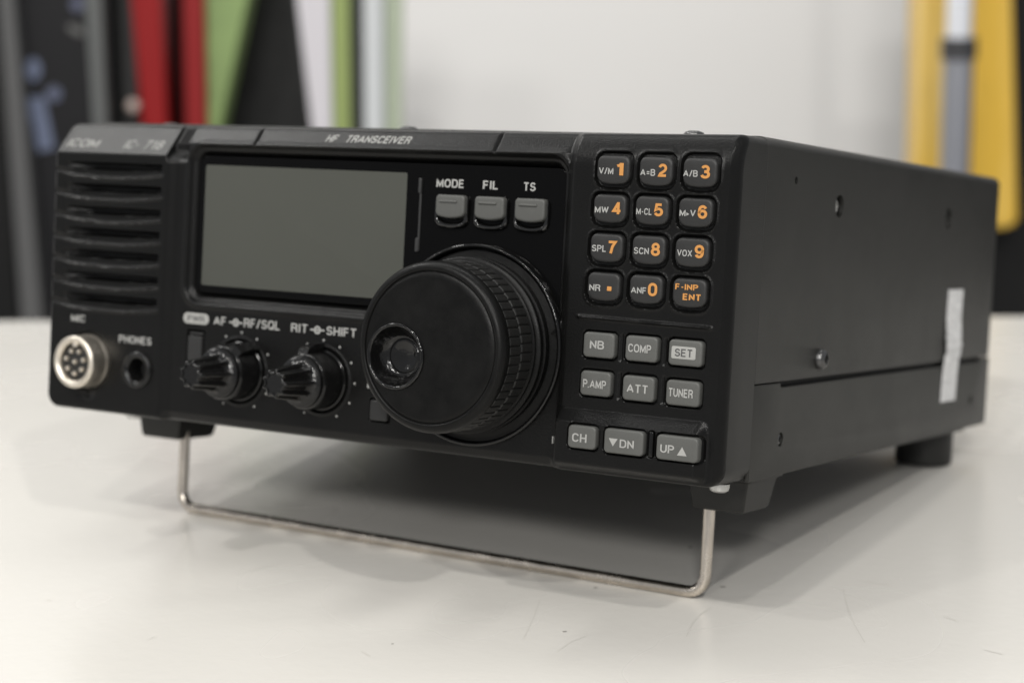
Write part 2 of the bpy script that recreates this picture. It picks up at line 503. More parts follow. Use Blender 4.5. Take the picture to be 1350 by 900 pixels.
def height(x, z):
    """depth of the front panel's surface (mm, positive = further back)"""
    x = np.asarray(x, float)
    z = np.asarray(z, float)
    # --- three sections: speaker (left), centre, keypad (right)
    y = np.full(np.broadcast(x, z).shape, YC) + 0 * x
    left = 0.4 + (YC - 0.4) * sst(46.5, 51.0, x)
    y = np.where(x < 53, left, y)
    y = y + (0.0 - YC) * sst(188.6, 191.6, x)
    # sloped top facets
    bl = np.maximum(0, z - 85.3) * 0.80
    bc = np.maximum(0, z - 89.7) * 0.78
    br = np.where(z > 86.5, (z - 86.5) ** 2 * 0.060, 0)
    wl = 1 - sst(46.2, 47.0, x)
    wr = sst(187.2, 190.5, x)
    top = bl * wl + bc * (1 - wl) * (1 - wr) + br * wr
    y = y + top
    # the gap between speaker section and centre bar, top only
    g = sst(46.0, 47.0, x) * (1 - sst(53.6, 54.6, x)) * sst(83.0, 87.5, z)
    y = y + 4.5 * g
    # slits in the centre bar
    for sx in (79.75, 164.45):
        y = y + 0.9 * np.exp(-((x - sx) / 0.42) ** 2) * sst(88.0, 89.4, z)
    # --- speaker slots, each with a curved sill under it
    for s in SLOT_Z:
        sag = 1.55 * (1 - ((x - 23.0) / 22.5) ** 2)
        zt = s + 1.5
        zb = s - 1.7 - sag
        xin = sst(4.0, 15.0, x) * (1 - sst(44.0, 44.7, x))
        dark = sst(zb - 0.2, zb + 0.7, z) * (1 - sst(zt - 0.35, zt + 0.25, z)) * xin
        t = np.clip((z - zb) / (zt - zb), 0, 1)
        y = y + (0.75 + 4.5 * sst(0.52, 0.66, t)) * dark
        sill = np.exp(-((z - (zb - 0.20)) / 0.26) ** 2) * (0.35 * sst(0.5, 2.0, x) + 0.65 * sst(4.0, 12.0, x)) * (1 - sst(44.5, 46.5, x))
        y = y - 0.34 * sill
        cut = np.exp(-((z - (zb + 0.9)) / 0.7) ** 2) * (1 - sst(5.5, 9.0, x)) * sst(0.2, 1.0, x)
        y = y + 0.45 * cut
    # --- display window: recess with a soft lip
    d = rrd(x, z, 122.0, 64.6, 67.4, 25.0, 6.0)
    y = np.where(d < 0.4, YC + (y - YC) * sst(-0.8, 0.4, d), y)
    y = y + 1.3 * (1 - sst(-1.6, 0.0, d)) + 4.0 * (1 - sst(-4.6, -1.7, d))
    y = y - 0.35 * np.exp(-((d - 0.2) / 0.9) ** 2) * (x < 189)
    # --- keypad recesses
    for kx, kz, _ in DIGIT_KEYS:
        bz = np.where(z < kz, 0.85 * (1 - ((x - kx) / 6.0) ** 2) * np.clip((kz - z) / 4.0, 0, 1), 0)
        d = rrd(x, z + bz, kx, kz + 0.05, 5.85, 4.5, 2.6)
        y = y + 1.1 * (1 - sst(-0.55, 0.15, d)) - 0.22 * np.exp(-((d - 0.25) / 0.35) ** 2)
    for k in GREY_KEYS:
        d = rrd(x, z, k[0], k[1], k[2] / 2 + 0.65, k[3] / 2 + 0.65, 1.7)
        y = y + 1.2 * (1 - sst(-0.4, 0.1, d))
    # ridges between the function keys and the divider above them
    y = y - 0.75 * np.exp(-((z - (45.55 - 0.012 * (x - 195))) / 0.42) ** 2) * sst(194.2, 195.4, x) * (1 - sst(234.4, 235.6, x))
    for rx in (208.6, 221.8):
        for rz in (38.0, 27.6):
            y = y + 0.5 * np.exp(-((x - rx) / 0.35) ** 2) * sst(rz - 4.2, rz - 3.6, z) * (1 - sst(rz + 3.2, rz + 3.8, z))
    # --- raised strip with the channel keys
    st = 1 - sst(16.6, 20.2, z)
    st = np.where(z > 20.2, 0, np.clip((20.2 - z) / 3.6, 0, 1))
    st = st * sst(188.9, 191.4, x) * (1 - sst(232.9, 236.2, x)) * sst(3.4, 5.4, z)
    y = y + (YS - 0.0) * st
    for k in CHAN_KEYS:
        d = rrd(x, z, k[0], k[1], k[2] / 2 + 0.6, k[3] / 2 + 0.6, 1.7)
        y = y + 1.3 * (1 - sst(-0.4, 0.1, d))
    d = rrd(x, z, 220.65, 12.9, 0.95, 3.7, 0.5)
    y = y + 1.0 * (1 - sst(-0.4, 0.1, d))
    # --- small recesses of the centre
    d = rrd(x, z, 60.2, 24.3, 3.5, 7.3, 0.5)
    y = y + 1.6 * (1 - sst(-0.4, 0.15, d))
    d = rrd(x, z, 129.9, 13.2, 3.7, 3.5, 0.7)
    y = y + 1.2 * (1 - sst(-0.4, 0.15, d))
    for kx, kz in SMALL:
        r = np.hypot(x - kx, z - kz)
        y = y + 0.8 * (1 - sst(9.3, 9.9, r)) - 0.35 * np.exp(-((r - 10.2) / 0.45) ** 2)
    r = np.hypot(x - MIC[0], z - MIC[1])
    y = y + 1.0 * (1 - sst(9.2, 9.9, r))
    r = np.hypot(x - JACK[0], z - JACK[1])
    y = y + 6.0 * (1 - sst(3.3, 3.6, r))
    # notch under the microphone socket
    y = y + 1.1 * np.exp(-((x - MIC[0]) / 2.4) ** 2 - ((z - 7.6) / 1.0) ** 2)
    # chamfer along the bottom of the centre
    y = y + np.maximum(0, 5.4 - z) * 0.55 * (x > 47) * sst(47, 50, x) * (1 - sst(187, 189, x))
    # rounded rim of the whole front
    d = -rrd(x, z, 120.0, 48.9, 120.0, 46.3, corner_r(z))
    R = 1.1
    dd = np.clip(d, 0, R)
    y = y + R - np.sqrt(np.maximum(0, R * R - (R - dd) ** 2))
    # chamfered right edge
    y = y + np.clip(x - 237.7, 0, 2.4) * 1.0
    return y


def corner_r(z):
    return np.where(np.asarray(z) > 50, 2.2, 4.5)


def warp(x, z):
    """the top edge rises a little towards the keypad end"""
    return z + np.clip((z - 85.3) / 9.9, 0, 1.2) * (1.9 * (x / 240.0) ** 2 - 0.35)


def make_front():
    nx, nz = 821, 321
    xs = np.linspace(0, 240, nx)
    zs = np.linspace(2.6, 95.2, nz)
    X, Z = np.meshgrid(xs, zs)
    # pull the corners of the grid on to the rounded outline
    cr = corner_r(Z)
    cx = np.clip(X, cr, 240 - cr)
    cz = np.clip(Z, 2.6 + cr, 95.2 - cr)
    L = np.hypot(X - cx, Z - cz) + 1e-9
    out = L > cr
    X = np.where(out, cx + (X - cx) * cr / L, X)
    Z = np.where(out, cz + (Z - cz) * cr / L, Z)
    Y = height(X, Z)
    Z = warp(X, Z)
    V = np.stack([X, Y, Z], -1).reshape(-1, 3)
    idx = np.arange(nx * nz).reshape(nz, nx)
    q = np.stack([idx[:-1, :-1], idx[:-1, 1:], idx[1:, 1:], idx[1:, :-1]], -1).reshape(-1, 4)
    border = np.concatenate([idx[0, :-1], idx[:-1, -1], idx[-1, :0:-1], idx[:0:-1, 0]])
    nb = len(border)
    skirt, base = [], len(V)
    vs = [V]
    prev = border
    for yy in (12.0, 19.6):
        S = V[border].copy()
        S[:, 1] = np.maximum(yy, S[:, 1]) if yy < 15 else yy
        vs.append(S)
        cur = np.arange(nb) + base
        base += nb
        skirt.append(np.stack([prev, cur, np.roll(cur, -1), np.roll(prev, -1)], -1))
        prev = cur
    V = np.concatenate(vs)
    q = np.concatenate([q] + skirt)
    me = bpy.data.meshes.new('front_panel')
    me.vertices.add(len(V))
    me.vertices.foreach_set('co', (V * MM).astype(np.float32).ravel())
    me.loops.add(len(q) * 4)
    me.loops.foreach_set('vertex_index', q.astype(np.int32).ravel())
    me.polygons.add(len(q))
    me.polygons.foreach_set('loop_start', np.arange(len(q), dtype=np.int32) * 4)
    me.update(calc_edges=True)
    me.validate()
    o = link('front_panel', me, M_BEZEL, radio, sharp=38)
    me.materials.append(M_BAND)
    n_skirt = sum(len(k) for k in skirt)
    mi = np.zeros(len(me.polygons), np.int32)
    mi[-n_skirt:] = 1
    me.polygons.foreach_set('material_index', mi)
    return o


make_front()


def hy(x, z):
    return float(height(np.array([x]), np.array([z]))[0])


# ---- lettering on the sloped top edge and the panel
letters('maker_lettering', 'ICOM', 9.7, 88.6, 13.0, 2.6, 0, M_PALE, radio, 0.16, 0.25, hy)
letters('type_lettering', 'IC- 718', 35.0, 88.7, 15.4, 2.9, 0, M_PALE, radio, 0.16, 0.25, hy)
letters('title_lettering', 'HF  TRANSCEIVER', 120.1, 92.3, 29.8, 2.2, 0, M_PALE, radio, 0.20, 0.25, hy)
letters('socket_lettering', 'MIC', 12.4, 32.0, 5.9, 2.3, 0.4, M_WHITE, radio, 0.20)
letters('socket_lettering', 'PHONES', 36.6, 26.8, 13.4, 2.4, 0.4, M_WHITE, radio, 0.20)
letters('dial_lettering', 'AF', 69.2, 35.2, 4.7, 2.6, YC, M_WHITE, radio, 0.20)
letters('dial_lettering', 'RF/SQL', 85.4, 35.3, 13.6, 2.75, YC, M_WHITE, radio, 0.20)
letters('dial_lettering', 'RIT', 99.5, 35.2, 6.0, 2.6, YC, M_WHITE, radio, 0.20)
letters('dial_lettering', 'SHIFT', 114.9, 35.2, 10.7, 2.6, YC, M_WHITE, radio, 0.20)
for cx in (75.5, 106.2):         # the ring-on-a-bar symbol between the two names
    ring = lathe(cx, 35.1, [(0.65, YC - 0.05), (1.25, YC - 0.055)], 24)
    bars = merge(ring, box(cx - 2.6, cx - 1.27, YC - 0.05, YC - 0.02, 34.85, 35.35),
                 box(cx + 1.27, cx + 2.6, YC - 0.05, YC - 0.02, 34.85, 35.35),
                 box(cx - 0.45, cx + 0.45, YC - 0.05, YC - 0.02, 34.8, 35.4))
    build('dial_symbol', *bars, M_WHITE, radio)
# scale dots round the two small dials
for i, (kx, kz) in enumerate(SMALL):
    dots = []
    for k in range(12):
        if k == 6:
            continue
        a = PI / 2 - k * PI / 6
        px, pz = kx + 0.3 + 11.9 * math.cos(a), kz + 11.9 * math.sin(a)
        dots.append(lathe(px, pz, [(0.36, YC + 0.1), (0.36, YC - 0.04), (0.30, YC - 0.08)], 14, cap_end=True))
    build('dial_dots', *merge(*dots), M_WHITE, radio)
# PWR: dark letters on a pale pill
pill = build('power_plate', *pad(59.9, 35.25, 10.2, 3.4, 1.7, YC + 0.3, YC - 0.06, 0.04), M_PALE, radio)
letters('power_lettering', 'PWR', 59.9, 35.25, 6.6, 1.9, YC - 0.06, M_DARKINK, pill, 0.17)
pb = build('power_button', *pad(60.0, 24.6, 5.5, 10.4, 0.6, YC + 2.2, YC - 0.5, 0.4), M_KEYD, radio)
build('button_ridge', *pad(60.0, 30.55, 5.2, 0.9, 0.3, YC + 1.6, YC + 0.2, 0.25), M_KEYD, pb)
build('lock_button', *pad(129.9, 13.1, 6.2, 5.9, 0.7, YC + 1.5, YC - 0.8, 0.4), M_KEYD, radio)
letters('lock_symbol', 'L', 125.9, 20.2, 1.5, 1.6, YC, M_WHITE, radio, 0.25)
build('glint_mark', *box(188.55, 188.8, 0.4, 1.3, 9.6, 11.6), M_WHITE, radio)  # a tiny light glint, modelled as a white tick

# ---- display window
win = build('display_window', *pad(122.4, 64.7, 130.0, 42.6, 3.0, YG + 2.0, YG, 0.3), M_GLOSS, radio, sharp=60)
V, F = pad(97.0, 64.4, 74.6, 37.3, 0.7, YG + 0.2, YG - 0.12, 0.1)
lcd = build('lcd_screen', V, F, M_LCD, win)
bars = merge(pad(139.2, 79.5, 1.0, 4.4, 0.3, YG + 0.2, YG - 0.9, 0.3), pad(138.9, 62.3, 1.2, 4.0, 0.3, YG + 0.2, YG - 0.7, 0.3),
             pad(139.3, 71.0, 0.7, 21.0, 0.2, YG + 0.2, YG - 0.4, 0.2))
build('window_rib', *bars, mat('rib_plastic', (0.022, 0.022, 0.022), 0.3), win)
for cx, tx, s, w_ in ((150.9, 149.0, 'MODE', 9.2), (163.95, 162.5, 'FIL', 4.9), (177.15, 175.4, 'TS', 3.8)):
    letters('button_lettering', s, tx, 80.5, w_, 2.45, YG, M_WHITE, win, 0.23)
    V, F = pad(cx, 74.25, 9.7, 5.9, 1.1, YG, 0.8, 0.7, bulge=0.8)
    b = build('mode_button', V, F, M_KEYG, radio)
    build('button_ridge', *pad(cx - 0.5, 75.3, 6.0, 0.75, 0.35, 1.0, 0.4, 0.3), M_KEYG, b)
    # the shiny cup under the button
    lp0 = rr_loop(cx - 0.5, 73.4, 5.3, 4.1, 1.6, 8, 0.9)
    Vc, Fc = [], []
    ringp = [(-0.5, 0.1), (-0.45, -0.5), (-0.2, -1.05), (0.2, -1.35), (0.65, -1.3), (1.0, -0.95), (1.25, -0.4), (1.4, 0.3)]
    n = None
    for ins, dy in ringp:
        lp = rr_loop(cx - 0.5, 73.0, 5.3 - ins, 4.1 - ins, 1.6 - ins * 0.8, 8, 0.9)
        n = len(lp)
        Vc += [(x, YG + dy, z) for x, z in lp]
    for l in range(len(ringp) - 1):
        for i in range(n):
            j = (i + 1) % n
            Fc.append((l * n + i, l * n + j, (l + 1) * n + j, (l + 1) * n + i))
    build('button_cup', Vc, Fc, M_CUP, b, sharp=80)

# ---- keypad
for kx, kz, marks in DIGIT_KEYS:
    V, F = pad(kx, kz + 0.25, 10.0, 7.0, 1.9, 1.4, -0.75, 0.8, bulge=0.75, dome=0.12)
    key = build('digit_key', V, F, M_KEYD, radio)
    (a, ax, az, aw, ah), (b_, bx, bz, bw, bh) = marks
    last = a == 'F-INP'
    if a == 'M>V':
        letters('function_lettering', 'M', ax - 1.45, az, 1.75, ah, -0.9, M_WHITE, key, 0.19)
        letters('function_lettering', 'V', ax + 1.55, az, 1.6, ah, -0.9, M_WHITE, key, 0.19)
        build('function_symbol', [(ax - 0.35, -0.93, az - 0.75), (ax + 0.5, -0.93, az - 0.3), (ax - 0.35, -0.93, az + 0.15)], [(0, 1, 2)], M_WHITE, key)
    else:
        letters('function_lettering', a, ax, az, aw, ah, -0.9, M_ORANGE if last else M_WHITE, key, 0.23 if last else 0.20)
    if b_ == '.':
        build('decimal_point', *pad(bx, bz, bw, bh, 0.15, -0.7, -0.95, 0.03), M_ORANGE, key)
    else:
        letters('function_lettering' if last else 'digit', b_, bx, bz, bw, bh, -0.9, M_ORANGE, key, 0.25)
for kx, kz, kw, kh, s, tx, tz, tw, th in GREY_KEYS:
    key = build('function_key', *pad(kx, kz, kw, kh, 1.25, 1.4, -1.1, 0.65, dome=0.08), M_KEYG, radio)
    if s == 'SET':
        pl = build('key_plate', *pad(tx, tz, 7.1, 3.35, 0.5, -1.0, -1.21, 0.03), M_PALE, key)
        letters('key_lettering', s, tx, tz, tw, th, -1.22, M_DARKINK, key, 0.19)
    else:
        letters('key_lettering', s, tx, tz, tw, th, -1.19, M_WHITE, key, 0.20)
for kx, kz, kw, kh, s, tx, tz, tw, th in CHAN_KEYS:
    key = build('channel_key', *pad(kx, kz, kw, kh, 1.2, YS + 1.4, YS - 1.0, 0.6, dome=0.08), M_KEYG, radio)
    letters('key_lettering', s, tx, tz, tw, th, YS - 1.09, M_WHITE, key, 0.20)
    yy = YS - 1.13
    if s == 'DN':
        build('arrow_symbol', [(208.4, yy, 13.5), (211.15, yy, 13.5), (209.78, yy, 11.35)], [(0, 1, 2)], M_WHITE, key)
    if s == 'UP':
        build('arrow_symbol', [(228.95, yy, 10.95), (231.8, yy, 10.95), (230.35, yy, 13.3)], [(0, 1, 2)], M_WHITE, key)
build('key_divider', *pad(220.65, 12.9, 1.3, 7.0, 0.4, YS + 1.0, YS - 0.3, 0.4), M_LIP, radio)

# ---- main tuning knob
kx, kz = KNOB
knob_seg = 112


def ease(a, b, n):
    return [a + (b - a) * i / (n - 1) for i in range(n)]


prof = [(27.0, 1.5), (25.0, 1.0), (25.0, -0.4), (25.2, -0.7), (25.2, -1.5), (24.2, -1.8), (24.0, -2.3), (24.9, -2.5), (25.0, -2.8), (25.0, -4.0),
        (24.7, -4.3), (23.5, -4.5), (23.3, -5.2), (23.9, -5.4), (24.0, -5.7), (23.6, -6.0), (23.4, -6.3)]
V0, F0 = lathe(kx, kz, prof, knob_seg)
prof2 = [(23.5, -18.9), (23.85, -19.1), (23.9, -19.4), (23.75, -20.6), (23.5, -21.3), (23.1, -21.9), (22.5, -22.35), (21.9, -22.5), (21.5, -22.5),
         (21.25, -22.3), (21.1, -21.9), (20.9, -21.9), (20.6, -22.25)]
V1, F1 = lathe(kx, kz, prof2, knob_seg)
# face of the knob: rings that run from its rim to the edge of the finger cup
cupx, cupz, cupr = 150.1, 31.6, 9.0
V2, F2 = [], []
nr = 10
for l in range(nr + 1):
    t = l / nr
    cx_, cz_, r_ = kx + (cupx - kx) * t, kz + (cupz - kz) * t, 20.6 + (cupr - 20.6) * t
    for i in range(knob_seg):
        a = 2 * PI * i / knob_seg
        V2.append((cx_ + r_ * math.cos(a), -22.25, cz_ + r_ * math.sin(a)))
for l in range(nr):
    for i in range(knob_seg):
        j = (i + 1) % knob_seg
        F2.append((l * knob_seg + i, l * knob_seg + j, (l + 1) * knob_seg + j, (l + 1) * knob_seg + i))
knob = build('tuning_knob', *merge((V0, F0), (V1, F1), (V2, F2)), M_KNOB, radio, sharp=40, fix=False)
me = knob.data
bm = bmesh.new()
bm.from_mesh(me)
bmesh.ops.remove_doubles(bm, verts=bm.verts, dist=1e-6)
bmesh.ops.recalc_face_normals(bm, faces=bm.faces)
bm.to_mesh(me)
bm.free()
# the rubber grip: two rows of small blocks
ns, ys = 696, ease(-6.2, -19.0, 65)


def grip(r, y, a):
    t = (-6.2 - y) / 12.8
    row = 2
    v = (t * row) % 1.0
    off = 0.5 if int(t * row) % 2 else 0.0
    u = (a / (2 * PI) * 58 + off * 0.5) % 1.0
    e = min(min(v, 1 - v) * 6.4 / 0.45, min(u, 1 - u) * 2.55 / 0.36, 1.0)
    return 23.35 + 0.45 * max(0.0, e)


build('rubber_grip', *lathe(kx, kz, [(0, y) for y in ys], ns, rfun=grip), M_RUBBER, knob, sharp=70)
cup = [(9.4, -22.1), (9.35, -22.5), (9.15, -22.85), (8.8, -23.0), (8.45, -22.85), (8.2, -22.4), (7.9, -21.4), (7.4, -20.2), (6.7, -19.0), (5.9, -18.1), (5.2, -17.6),
       (4.9, -17.55), (4.7, -17.75), (4.45, -17.85), (3.6, -17.6), (2.4, -17.25), (1.2, -17.05), (0.05, -17.0)]
build('finger_cup', *lathe(cupx, cupz, cup, 72, cap_end=True), M_CUP2, knob, sharp=60)
ringp = [(28.9, YC + 4), (28.9, 0.6), (28.6, 0.1), (28.2, 0.0), (27.8, 0.2), (27.5, 0.9), (27.4, 2.5)]
build('dial_ring', *lathe(kx, kz, ringp, 112), M_LIP, radio, sharp=60)

# ---- the two small double knobs
for i, (kx, kz) in enumerate(SMALL):
    outer = [(9.1, YC + 0.6), (9.1, YC - 0.4), (8.7, YC - 0.8), (8.35, YC - 8.6), (8.2, YC - 9.2), (7.8, YC - 9.6), (7.0, YC - 9.7), (4.0, YC - 9.7)]
    dk = build('control_knob', *lathe(kx, kz, outer, 64), M_SMALL, radio)
    # pointer rib of the outer ring
    ang = math.radians(-38) if i == 0 else math.radians(4)
    rib = []
    for dx in (-1.7, 1.7):
        for (r, y) in ((7.6, YC - 0.3), (10.9, YC - 0.3), (10.9, YC - 4.5), (9.6, YC - 8.6), (7.6, YC - 9.3)):
            lx, lz = dx, r
            rib.append((kx + lx * math.cos(ang) + lz * math.sin(-ang), y, kz + lx * math.sin(ang) + lz * math.cos(ang)))
    fr = [(0, 1, 2, 3, 4), (9, 8, 7, 6, 5)] + [(k, (k + 1) % 5, 5 + (k + 1) % 5, 5 + k) for k in range(5)]
    build('pointer', rib, fr, M_SMALL, dk)

    def flute(r, y, a):
        d = (YC - 11.4 - y)
        if r < 0.2 or d < 0 or r < 3.3:
            return r
        k = min(1.0, d / 0.8)
        c = math.cos(a * 9)
        return r * (1 - 0.19 * k * (1 - max(-0.2, c)) / 1.2)

    inner = [(6.8, YC - 9.6), (7.5, YC - 9.8), (7.7, YC - 10.3), (7.5, YC - 10.8), (6.5, YC - 11.1), (5.95, YC - 11.5), (5.75, YC - 12.4), (5.55, YC - 14),
             (5.05, YC - 18), (4.6, YC - 22.0), (4.45, YC - 22.9), (4.2, YC - 23.4), (3.8, YC - 23.6), (3.35, YC - 23.5), (3.2, YC - 23.2), (2.9, YC - 23.2), (0.05, YC - 23.2)]
    build('knob_cap', *lathe(kx, kz, inner, 132, cap_end=True, rfun=flute), M_SMALL, dk, sharp=50)

# ---- microphone socket and headphone jack
mx, mz = MIC
soc = [(8.6, 1.6), (8.6, 0.3), (8.35, 0.0), (8.3, -0.8), (8.35, -5.6), (8.25, -6.1), (7.9, -6.5), (7.4, -6.65), (6.8, -6.5),
       (6.2, -6.0), (5.9, -5.2), (5.8, 0.0)]
sk = build('microphone_socket', *lathe(mx, mz, soc, 72), M_NICKEL, radio, sharp=60)
build('socket_insert', *lathe(mx, mz, [(5.85, -4.6), (5.5, -4.8), (0.05, -4.8)], 48, cap_end=True), M_INNER, sk)
pins = [(0.0, 0.0)] + [(3.7 * math.cos(PI / 2 + PI / 7 + k * 2 * PI / 7), 3.7 * math.sin(PI / 2 + PI / 7 + k * 2 * PI / 7)) for k in range(7)]
for dx, dz in pins:
    build('pin', *lathe(mx + dx, mz + dz, [(0.8, -4.7), (0.8, -5.6), (0.55, -6.0), (0.05, -6.1)], 16, cap_end=True), M_NICKEL, sk)
build('key_notch', *pad(mx + 0.3, mz + 5.6, 2.0, 1.6, 0.4, -2, -6.3, 0.3), M_NICKEL, sk)
jx, jz = JACK
jk = [(5.9, 0.6), (5.85, -0.2), (5.5, -0.6), (4.9, -0.7), (4.2, -0.45), (3.7, 0.0), (3.45, 0.8), (3.4, 6.2)]
build('headphone_jack', *lathe(jx, jz, jk, 48), M_SMALL, radio, sharp=60)
build('jack_hole', *lathe(jx, jz, [(3.4, 6.1), (0.05, 6.0)], 24, cap_end=True), M_INNER, radio)

# ---- case
Y0, Y1 = 19.3, 245.5


def cover_outline(off):
    """U section of the top cover, open below; off = inset"""
    r = 3.0 - off
    pts = [(240 - off, 29.7)]
    for i in range(7):
        a = i / 6 * PI / 2
        pts.append((240 - off - r + r * math.cos(a), 96.0 - off - r + r * math.sin(a)))
    for i in range(7):
        a = PI / 2 + i / 6 * PI / 2
        pts.append((off + r + r * math.cos(a), 96.0 - off - r + r * math.sin(a)))
    pts.append((off, 29.7))
    return pts


sec = cover_outline(0.0) + list(reversed(cover_outline(1.4)))
n = len(sec)
V, F = [], []
stations = [(Y0, 0.5), (Y0 + 0.5, 0.0), (Y1 - 2.2, 0.0), (Y1 - 1.0, 0.35), (Y1, 1.2)]
half = n // 2
for y, sh in stations:
    for k, (x, z) in enumerate(sec):
        s = sh if k < half else 0.0
        V.append((x + (s if x < 120 else -s) if z < 95.9 else x, y, z - (s if z > 92.5 else 0) + (1.25 * x / 240.0 * (1 - (y - Y0) / (Y1 - Y0)) if z > 90 else 0)))
for l in range(len(stations) - 1):
    for i in range(n):
        j = (i + 1) % n
        F.append((l * n + i, l * n + j, (l + 1) * n + j, (l + 1) * n + i))
b = (len(stations) - 1) * n
for i in range(half - 1):
    F.append((i, i + 1, n - 2 - i, n - 1 - i))
    F.append((b + i, b + n - 1 - i, b + n - 2 - i, b + i + 1))
cover = build('top_cover', V, F, M_CASE, radio, sharp=30)

HOLES = [(76.7, 80.1, 3.4), (183.2, 79.3, 3.4), (41.1, 86.2, 1.1)]


def bore(obj, holes, x):
    cv, cf = [], []
    for hy_, hz, r in holes:
        seg = 28
        base = len(cv)
        for xx in (x - 5, x + 5):
            for k in range(seg):
                a = 2 * PI * k / seg
                cv.append((xx, hy_ + r * math.cos(a), hz + r * math.sin(a)))
        for k in range(seg):
            j = (k + 1) % seg
            cf.append((base + k, base + j, base + seg + j, base + seg + k))
        cf.append(tuple(base + k for k in range(seg)))
        cf.append(tuple(base + seg + k for k in range(seg)))
    cut = build('cutter', cv, cf, M_INNER, obj.parent)
    md = obj.modifiers.new('bore', 'BOOLEAN')
    md.object = cut
    md.operation = 'DIFFERENCE'
    md.solver = 'EXACT'
    dg = bpy.context.evaluated_depsgraph_get()
    me = bpy.data.meshes.new_from_object(obj.evaluated_get(dg))
    obj.modifiers.remove(md)
    obj.data = me
    me.materials.clear()
    me.materials.append(M_CASE)
    me.polygons.foreach_set('use_smooth', [True] * len(me.polygons))
    me.set_sharp_from_angle(angle=math.radians(30))
    bpy.data.objects.remove(cut)


bore(cover, HOLES, 240.0)
# lower tray: its sides stand flush with the cover, with a seam that widens past the first 20 mm
tray = [(Y0, 29.4), (39.0, 29.4), (39.4, 28.0), (231.0, 28.0), (231.4, 29.3), (Y1 - 1.0, 29.3), (Y1 - 0.3, 28.6), (Y1 - 0.3, 5.0), (Y1 - 1.0, 4.1), (Y0, 2.6)]
V, F = [], []
n = len(tray)
for x in (240.0, 238.6):
    V += [(x, y, z) for y, z in tray]
F += [tuple(range(n)), tuple(n + i for i in range(n))]
F += [(i, (i + 1) % n, n + (i + 1) % n, n + i) for i in range(n)]
mirror = ([(240 - x, y, z) for x, y, z in V], F)
bottom = box(1.6, 238.4, Y0 + 0.1, Y1 - 22.0, 2.9, 4.3)
chassis = build('lower_side_panel', V, F, M_CASE, radio)
far_side = build('lower_side_panel', *mirror, M_CASE, radio)
base_plate = build('bottom_plate', *bottom, M_CASE, radio)
for o in (chassis, far_side):
    bv = o.modifiers.new('soft_edges', 'BEVEL')
    bv.width = 0.0005
    bv.segments = 2
build('inner_chassis', *box(2.2, 237.6, Y0 - 1.0, Y1 - 3, 3.6, 93.5), M_INNER, radio)
bore(chassis, [(41.1, 13.0, 2.0), (224.1, 14.2, 1.8)], 240.0)


def side_screw(y, z, r, x0, x1, m):
    """screw head on the right side, axis along x"""
    prof = [(r, x0), (r, x1 - r * 0.35), (r * 0.8, x1 - r * 0.1), (r * 0.45, x1), (r * 0.4, x1 - r * 0.35), (0.02, x1 - r * 0.4)]
    V, F = [], []
    seg = 24
    for rr, xx in prof:
        for k in range(seg):
            a = 2 * PI * k / seg
            q = rr * (1.25 if (rr < r * 0.5 and rr > 0.1 and k % 6 < 2) else 1.0)
            V.append((xx, y + q * math.cos(a), z + q * math.sin(a)))
    for l in range(len(prof) - 1):
        for k in range(seg):
            j = (k + 1) % seg
            F.append((l * seg + k, l * seg + j, (l + 1) * seg + j, (l + 1) * seg + k))
    F.append(tuple((len(prof) - 1) * seg + k for k in range(seg)))
    return build('screw', V, F, m, radio, sharp=40)


side_screw(67.7, 34.9, 3.0, 239.8, 242.3, M_SCREW)
side_screw(41.1, 13.0, 1.8, 238.3, 239.8, M_SCREW)
side_screw(224.1, 14.2, 1.6, 238.3, 239.7, M_SCREW)
for y, z in ((76.7, 80.1), (183.2, 79.3)):
    side_screw(y + 0.4, z, 2.6 if y < 100 else 3.3, 237.0, 238.9 if y < 100 else 239.6, M_BRIGHT if y < 100 else M_CASE)
# screws on the top cover, heads just in sight over the front edge
for x, y, up in ((15.0, 39.0, 0.0), (118.0, 28.0, 0.5), (215.6, 24.0, 1.1)):
    V, F = [], []
    prof = [(3.0, 95.7), (3.0, 96.3), (2.6, 96.9), (1.6, 97.3), (0.05, 97.4)]
    seg = 24
    for r, z in prof:
        for k in range(seg):
            a = 2 * PI * k / seg
            V.append((x + r * math.cos(a), y + r * math.sin(a), z + (up if z > 96 else 0)))
    for l in range(len(prof) - 1):
        for k in range(seg):
            j = (k + 1) % seg
            F.append((l * seg + k, l * seg + j, (l + 1) * seg + j, (l + 1) * seg + k))
    F.append(tuple((len(prof) - 1) * seg + k for k in range(seg)))
    build('screw', V, F, M_SCREW, radio)

# white paper strip stuck over the seam, wrinkled where it bridges it
ny, nz = 15, 41
V, F = [], []
for side in (0, 1):
    for j in range(nz):
        t = j / (nz - 1)
        z = 15.3 + 39.4 * t
        for i in range(ny):
            s = i / (ny - 1)
            lift = math.exp(-((z - 35) / 6.5) ** 2)
            yy = 188.2 + 17.0 * s + 0.5 * lift * math.sin(z * 0.8) + 0.7 * math.exp(-((z - 36) / 4) ** 2) + 1.2 * (t - 0.5)
            x = 240.12 + 0.65 * lift + 0.5 * lift * math.sin(z * 2.6 + s * 5) * math.sin(s * 9 + z * 0.7) + 0.15 * side
            V.append((x, yy, z))
off = ny * nz
for j in range(nz - 1):
    for i in range(ny - 1):
        a = j * ny + i
        F.append((a, a + 1, a + ny + 1, a + ny))
        F.append((off + a, off + a + ny, off + a + ny + 1, off + a + 1))
edge = [i for i in range(ny)] + [j * ny + ny - 1 for j in range(1, nz)] + [(nz - 1) * ny + i for i in range(ny - 2, -1, -1)] + [j * ny for j in range(nz - 2, 0, -1)]
for k in range(len(edge)):
    a, b2 = edge[k], edge[(k + 1) % len(edge)]
    F.append((a, b2, off + b2, off + a))
